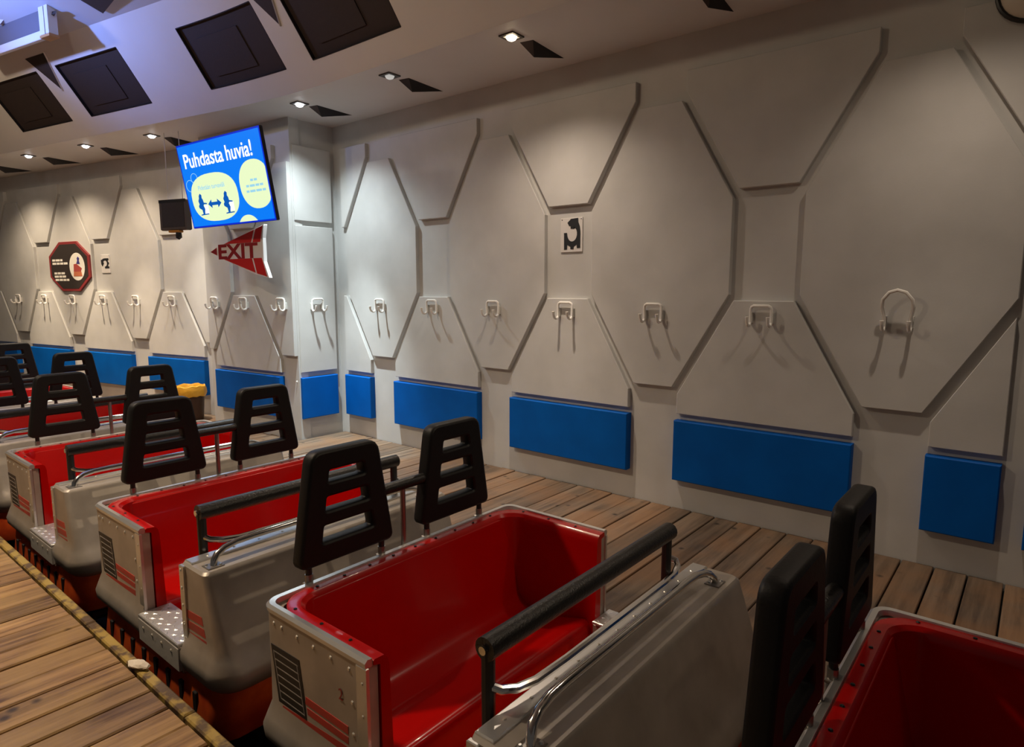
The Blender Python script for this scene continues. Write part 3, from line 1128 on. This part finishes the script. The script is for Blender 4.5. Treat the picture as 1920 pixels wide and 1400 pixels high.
# unseen spotlight, added to brighten the forward faces of the cars
sl = empty('added_train_spot', (1.25, 2.78, 3.62))
tag(sl, 'added unseen black spotlight clamped under the fascia aimed back along the train', 'spotlight')
ddir = (Vector((-3.3, 1.75, 0.45)) - Vector((1.25, 2.78, 3.62))).normalized()
MB().tube([-ddir * .12, ddir * .05], [.06, .07], 14).build('housing', 'black_steel', sl)
MB().tube([ddir * .05, ddir * .056], .055, 14).build('lens', 'lamp_on_warm', sl)
MB().tube([(0, 0, 0), (0, .10, .22), (0, .16, .30)], .014, 6).build('bracket', 'black_steel', sl)
add_light('added_spot_fill', 'SPOT', ddir * .09, 95, WARM, ddir * 3, .05, 54, 1.0, parent=sl)

# ------------------------------------------------------------------ crumpled paper on the platform edge
pp = MB()
random.seed(11)
nn = 9
rings = []
for j in range(5):
    t = j / 4
    rings.append([(-.055 + .11 * t + random.uniform(-.006, .006), (.028 * math.sin(math.pi * (t * .8 + .1))) * math.cos(2 * math.pi * k / nn) + random.uniform(-.006, .006), .012 + (.013 * math.sin(math.pi * (t * .8 + .1))) * math.sin(2 * math.pi * k / nn) + random.uniform(-.003, .003)) for k in range(nn)])
pp.loft(rings, True, True, smooth=False)
po = pp.build('crumpled_paper', 'paper')
po.location = (-2.84, .955, .006)
po.rotation_euler = (0, 0, .3)
tag(po, 'crumpled scrap of pale paper lying on the yellow platform edge', 'paper')

# ------------------------------------------------------------------ the coaster car
HW = 0.70


def upath(h, xb, r, x1, n=7):
    """plan path of the tub: front-left, rounded back corners, front-right"""
    p = [(x1, -h)]
    for k in range(4):
        p.append((x1 + (xb + r - x1) * (k + 1) / 5.0, -h))
    for k in range(n + 1):
        a = math.pi / 2 * k / n
        p.append((xb + r - r * math.sin(a), -h + r - r * math.cos(a)))
    for k in range(1, 6):
        p.append((xb, (-h + r) + (2 * h - 2 * r) * k / 6.0))
    for k in range(n + 1):
        a = math.pi / 2 * k / n
        p.append((xb + r - r * math.cos(a), h - r + r * math.sin(a)))
    for k in range(4):
        p.append((xb + r + (x1 - xb - r) * (k + 1) / 5.0, h))
    p[-1] = (x1, h)
    return p


def sweep_u(profile, x1, r0=.055):
    """profile: closed loop of (inset from the outer side, z)"""
    rings = []
    paths = []
    for ins, z in profile:
        paths.append([(x, y, z) for x, y in upath(HW - ins, ins, max(.02, r0 - ins * .6), x1)])
    n = len(paths[0])
    return [[paths[j][i] for j in range(len(profile))] for i in range(n)]


def rrect(x0, x1, hw, r, rb=.012, n=6):
    p = []
    for (cx, cy, rr, a0) in ((x1 - r, hw - r, r, 0), (x0 + rb, hw - rb, rb, 90), (x0 + rb, -hw + rb, rb, 180), (x1 - r, -hw + r, r, 270)):
        for k in range(n + 1):
            a = math.radians(a0 + 90 * k / n)
            p.append((cx + rr * math.cos(a), cy + rr * math.sin(a)))
    return p


def make_car():
    t = empty('coaster_car')
    X1 = 0.60
    # silver outer shell around the seat
    prof = [(.0, .445), (.0, .20), (-.002, .09), (-.020, .04), (-.034, .0), (-.030, -.04), (-.006, -.075), (.02, -.085), (.045, -.08), (.045, .445)]
    MB().loft(sweep_u(prof, X1), True, True, smooth=True).build('body_shell', 'aluminium', t)
    # bright rim along the top
    prof = [(-.004, .446), (-.006, .462), (.004, .472), (.022, .470), (.026, .452), (.02, .444)]
    MB().loft(sweep_u(prof, X1 + .004), True, True).build('rim', 'bright_alu', t)
    # red tub: lip and walls
    prof = [(.024, .448), (.024, .463), (.030, .466), (.066, .464), (.080, .450), (.086, .42), (.10, -.10), (.12, -.235), (.05, -.235), (.05, .44)]
    MB().loft(sweep_u(prof, X1 + .008, .15), True, True, smooth=True).build('tub', 'red_gelcoat', t)
    # seat, floor
    pr = [(.085, .445), (.12, .30), (.165, .08), (.185, .035), (.22, .008), (.27, .0), (.52, .045), (.575, .045), (.60, .02), (.615, -.20), (1.03, -.20), (1.04, -.24), (.06, -.24), (.06, .445)]
    pr = round_poly([(.085, .445), (.165, .02), (.30, -.012), (.575, .055), (.618, -.20), (1.04, -.20), (1.04, -.24), (.06, -.24), (.06, .445)],
                    [.01, .10, .05, .04, .02, .005, .005, .005, .005], 7)
    rings = [[(x, y, z) for x, z in pr] for y in (-.612, .612)]
    MB().loft(rings, True, True, smooth=True).build('seat', 'red_gelcoat', t)
    # side sills below the door openings
    for s in (-1, 1):
        y0, y1 = sorted((s * .60, s * .722))
        o = MB().cbox(.60, 1.035, y0, y1, -.085, .045, .01).build('sill', 'aluminium', t)
        y0, y1 = sorted((s * .585, s * .735))
        m = MB().cbox(.605, 1.03, y0, y1, .045, .062, .004)
        for a in range(11):
            for c in range(4):
                x = .628 + a * .038
                y = s * (.602 + c * .036 + (a % 2) * .012)
                if abs(y) > .722:
                    continue
                d = .013 if (a + c) % 2 else -.013
                m.add([(x - d, y - .009, .062), (x - d * .2, y - .001, .0655), (x + d, y + .009, .062), (x + d * .2, y - .006, .062)], [(0, 1, 2), (0, 2, 3), (0, 3, 1), (1, 3, 2)])
        m.build('step_plate', 'tread_alu', t)
        y0, y1 = sorted((s * .715, s * .736))
        MB().cbox(.605, 1.03, y0, y1, -.07, .046, .006).build('step_front', 'step_alu', t)
    # front cowl
    lv = [(-.085, 1.34, .69, .10), (-.05, 1.385, .722, .12), (.0, 1.405, .735, .12), (.035, 1.40, .733, .11), (.075, 1.37, .712, .08), (.12, 1.349, .702, .05), (.145, 1.340, .701, .048), (.28, 1.2935, .70, .036), (.410, 1.2485, .698, .03), (.420, 1.245, .698, .03), (.430, 1.234, .688, .03)]
    rings = [[(x, y, z) for x, y in rrect(1.035, xf, hw, r)] for z, xf, hw, r in lv]
    MB().loft(rings, True, True, smooth=True).build('cowl', 'aluminium', t)
    MB().cbox(1.040, 1.105, -.685, .685, .424, .438, .004).build('cowl_top_strip', 'bright_alu', t)
    MB().cbox(1.022, 1.044, -.60, .60, -.235, .420, .004).build('cowl_lining', 'red_gelcoat', t)
    # edge trims beside the door openings
    for s in (-1, 1):
        y0, y1 = sorted((s * .692, s * .7045))
        MB().cbox(.555, .606, y0, y1, .02, .445, .003).build('edge_trim', 'bright_alu', t)
        y0, y1 = sorted((s * .690, s * .7075))
        MB().cbox(1.030, 1.070, y0, y1, -.03, .420, .003).build('edge_trim', 'bright_alu', t)
    # painted marks on both sides
    for s in (-1, 1):
        Yo = s * .7012

        def flat(poly, name, mat, d=.0):
            ya, yb = sorted((Yo - s * .003, Yo + s * (.0006 + d)))
            return MB().prism(poly, ya, yb).build(name, mat, t)
        lo = flat([(.050, .325), (.230, .328), (.266, .117), (.086, .113)], 'louvre_decal', 'louvre_black')
        m = MB()
        ya, yb = sorted((Yo - s * .001, Yo + s * .0014))
        for k in range(7):
            z = .305 - k * .0285
            dx = (.325 - z) * .19
            m.prism([(.066 + dx, z), (.216 + dx, z), (.217 + dx, z - .004), (.067 + dx, z - .004)], ya, yb)
        for x in (.060, .209):
            m.prism([(x + .004, .305), (x + .008, .305), (x + .044, .132), (x + .040, .132)], ya, yb)
        m.build('louvre_lines', 'louvre_line', t)
        flat([(.262, .206), (.500, .206), (.500, .178), (.258, .178)], 'stripe', 'red_stripe')
        flat([(.266, .168), (.500, .168), (.500, .143), (.270, .143)], 'stripe', 'red_stripe')
        flat([(.075, .105), (.500, .133), (.500, .103), (.065, .098)], 'stripe', 'red_stripe') if False else flat([(.0 + .11, .108), (.500, .133), (.500, .104), (.11, .098)], 'stripe', 'red_stripe')
        for k in range(3):
            z = .225 - k * .048
            flat([(1.072, z), (1.205 + k * .015, z + .008), (1.215 + k * .015, z - .028), (1.072, z - .036)], 'stripe', 'red_stripe')
    # lower red skirt with ribs
    lv = [(-.36, 1.22, .60, .08), (-.31, 1.31, .705, .10), (-.24, 1.335, .722, .11), (-.10, 1.335, .702, .11), (-.075, 1.33, .70, .11)]
    rings = [[(x + (0.02 if x < .5 else 0), y, z) for x, y in rrect(.03, xf, hw, r, .05)] for z, xf, hw, r in lv]
    MB().loft(rings, True, True, smooth=True).build('skirt', 'red_skirt', t)
    slot = None
    for s in (-1, 1):
        for k in range(8):
            x = .16 + k * .135
            if slot is None:
                slot = MB().cbox(0, .03, -.007, .007, -.26, -.13, .003).build('skirt_slot', 'louvre_black', t)
                o = slot
            else:
                o = slot.copy()
                COL.objects.link(o)
                o.parent = t
            o.location = (x, s * .712, 0)
    # wheel bogie
    m = MB()
    for x in (.3, 1.0):
        m.tube([(x, -.55, -.48), (x, .55, -.48)], .035, 8)
        for s in (-1, 1):
            m.tube([(x, s * .30, -.48), (x, s * .40, -.48)], .09, 14)
    m.box(.25, 1.05, -.12, .12, -.5, -.3)
    m.build('bogie', 'track_steel', t)
    # rivets and screws
    m = MB()
    for s in (-1, 1):
        nrm = (0, s, 0)
        for x in (.03, .125, .222, .32, .417, .515):
            m.dome((x if x > .04 else .075, s * .700, .41), nrm, .0085)
        for z in (.30, .19, .08):
            m.dome((.527, s * .700, z), nrm, .0085)
        for z in (.39, .28, .17, .06):
            m.dome((.585, s * .7045, z), nrm, .006)
        for z in (.40, .32, .24, .16, .08, .01):
            m.dome((1.047, s * .7075, z), nrm, .0085)
        for x in (.66, .76, .86, .96):
            m.dome((x, s * .736, .01), nrm, .009)
    for k in range(11):
        m.dome((1.072, -.6 + k * .12, .438), (0, 0, 1), .0065)
    m.build('rivets', 'rivet', t)['kind'] = 'stuff'
    m = MB()
    for k in range(9):
        m.dome((.048, -.5 + k * .125, .466), (0, 0, 1), .0075)
    for s in (-1, 1):
        for x in (.14, .30, .46):
            m.dome((x, s * .652, .466), (0, 0, 1), .0075)
    m.build('lip_screws', 'black_steel', t)['kind'] = 'stuff'
    # headrests
    for s in (-1, 1):
        cy = s * .31 - .013
        zb, zt, hb, ht = .527, .978, .229, .160
        bv = .012

        def hwid(z):
            return hb + (ht - hb) * (z - zb) / (zt - zb)
        outer = round_poly([(cy - hb + bv, zb + bv), (cy + hb - bv, zb + bv), (cy + ht - bv, zt - bv), (cy - ht + bv, zt - bv)], [.02, .02, .045, .045], 4)
        sp = [outer]
        for (z0, z1) in ((.602, .690), (.725, .803), (.838, .908)):
            i = .075 + bv * .5
            q = round_poly([(cy - hwid(z0) + i, z0), (cy + hwid(z0) - i, z0), (cy + hwid(z1) - i, z1), (cy - hwid(z1) + i, z1)], .022, 4)
            sp.append(q[::-1])
        me = curve_mesh(sp, .020, bv, lambda c: Vector((c.z - .012, c.x, c.y)))
        h = mesh_obj('headrest', me, 'black_rubber', t)
        for d in (-.178, .178):
            y = cy + d
            MB().tube([(-.005, y, .40), (-.005, y, .50)], .016, 10).build('post_socket', 'steel', h)
            MB().tube([(-.005, y, .48), (-.005, y, .57)], .013, 10).build('post', 'black_steel', h)
            MB().cbox(-.022, .02, y - .02, y + .02, .455, .468, .003).build('post_flange', 'steel', h)
    MB().tube([(-.01, -.13, .742), (-.01, .11, .742)], .024, 12).build('cross_bar', 'black_foam', t)
    MB().tube([(-.01, -.016, .44), (-.01, -.016, .735)], .0125, 10).build('centre_post', 'steel', t)
    # lap bar
    lb = empty('lap_bar')
    lb.parent = t
    MB().tube([(1.0, -.60, .613), (1.0, .535, .613)], .035, 16).build('padded_bar', 'black_foam', lb)
    for y in (-.585, .515):
        MB().tube([(1.0, y, .613), (1.0, y, -.10)], .02, 10).build('bar_post', 'black_steel', lb)
        s = -1 if y < 0 else 1
        MB().tube([(1.0, y + s * .02 - (.0 if s > 0 else 0), .613), (1.0, y + s * .026, .613)], .013, 10).build('end_bolt', 'chrome', lb)
    MB().tube([(1.005, -.585, .50), (1.03, -.565, .488), (1.05, -.52, .478), (1.062, -.45, .472), (1.066, -.3, .47), (1.066, .36, .47), (1.062, .46, .472), (1.05, .515, .480), (1.03, .54, .492), (1.005, .53, .50)], .0135, 10).build('hand_rail', 'chrome', lb)
    # grab rail on the cowl
    gr = MB()
    zt = .498
    pth = [(1.185, -.63, .43), (1.182, -.625, .452), (1.172, -.605, .472), (1.163, -.57, .487), (1.157, -.51, .496), (1.155, -.43, zt), (1.155, .37, zt), (1.157, .45, .496), (1.163, .51, .487), (1.172, .545, .472), (1.182, .565, .452), (1.185, .57, .43)]
    g = gr.tube(pth, .0145, 12).build('grab_rail', 'chrome', t)
    for y in (-.63, .57):
        MB().cbox(1.155, 1.215, y - .035, y + .035, .429, .435, .002).build('rail_foot', 'steel', g)
        m = MB()
        for dx in (-.02, .02):
            m.dome((1.185 + dx * .9, y + (.022 if dx > 0 else -.022), .435), (0, 0, 1), .008, .008)
        m.build('foot_bolts', 'bright_alu', g)
    return t


car = make_car()
CARS = [(-2.112, 1.83, 0, 'silver coaster car marked with a faded red 2 on its side, red seat empty'),
        (-0.385, 1.83, 0, 'silver and red coaster car coupled ahead of the one marked 2'),
        (-3.817, 1.83, 0, 'silver and red coaster car directly behind the one marked 2'),
        (-5.545, 1.83, 0, 'silver and red coaster car second behind the one marked 2'),
        (-7.27, 1.80, 1.5, 'silver and red coaster car third behind the one marked 2'),
        (-8.99, 1.72, 4.0, 'silver and red coaster car at the rear, fourth behind the one marked 2')]
for i, (u, v, rz, lab) in enumerate(CARS):
    o = car if i == 0 else copy_tree(car)
    o.location = (u, v, 0)
    o.rotation_euler = (0, 0, math.radians(rz))
    tag(o, lab, 'coaster car', 'coaster cars coupled in one train')
    if i == 0:
        c0 = o
me = text_mesh('2', .055, .0006, lambda c: Vector((c.x + .455, -.7022 + c.z, c.y + .285)), 'LEFT', .9, 0)
mesh_obj('number', me, 'number_red', c0)
# coupling bars between neighbouring cars
for i in range(len(CARS) - 1):
    pass
bpy.context.view_layer.update()
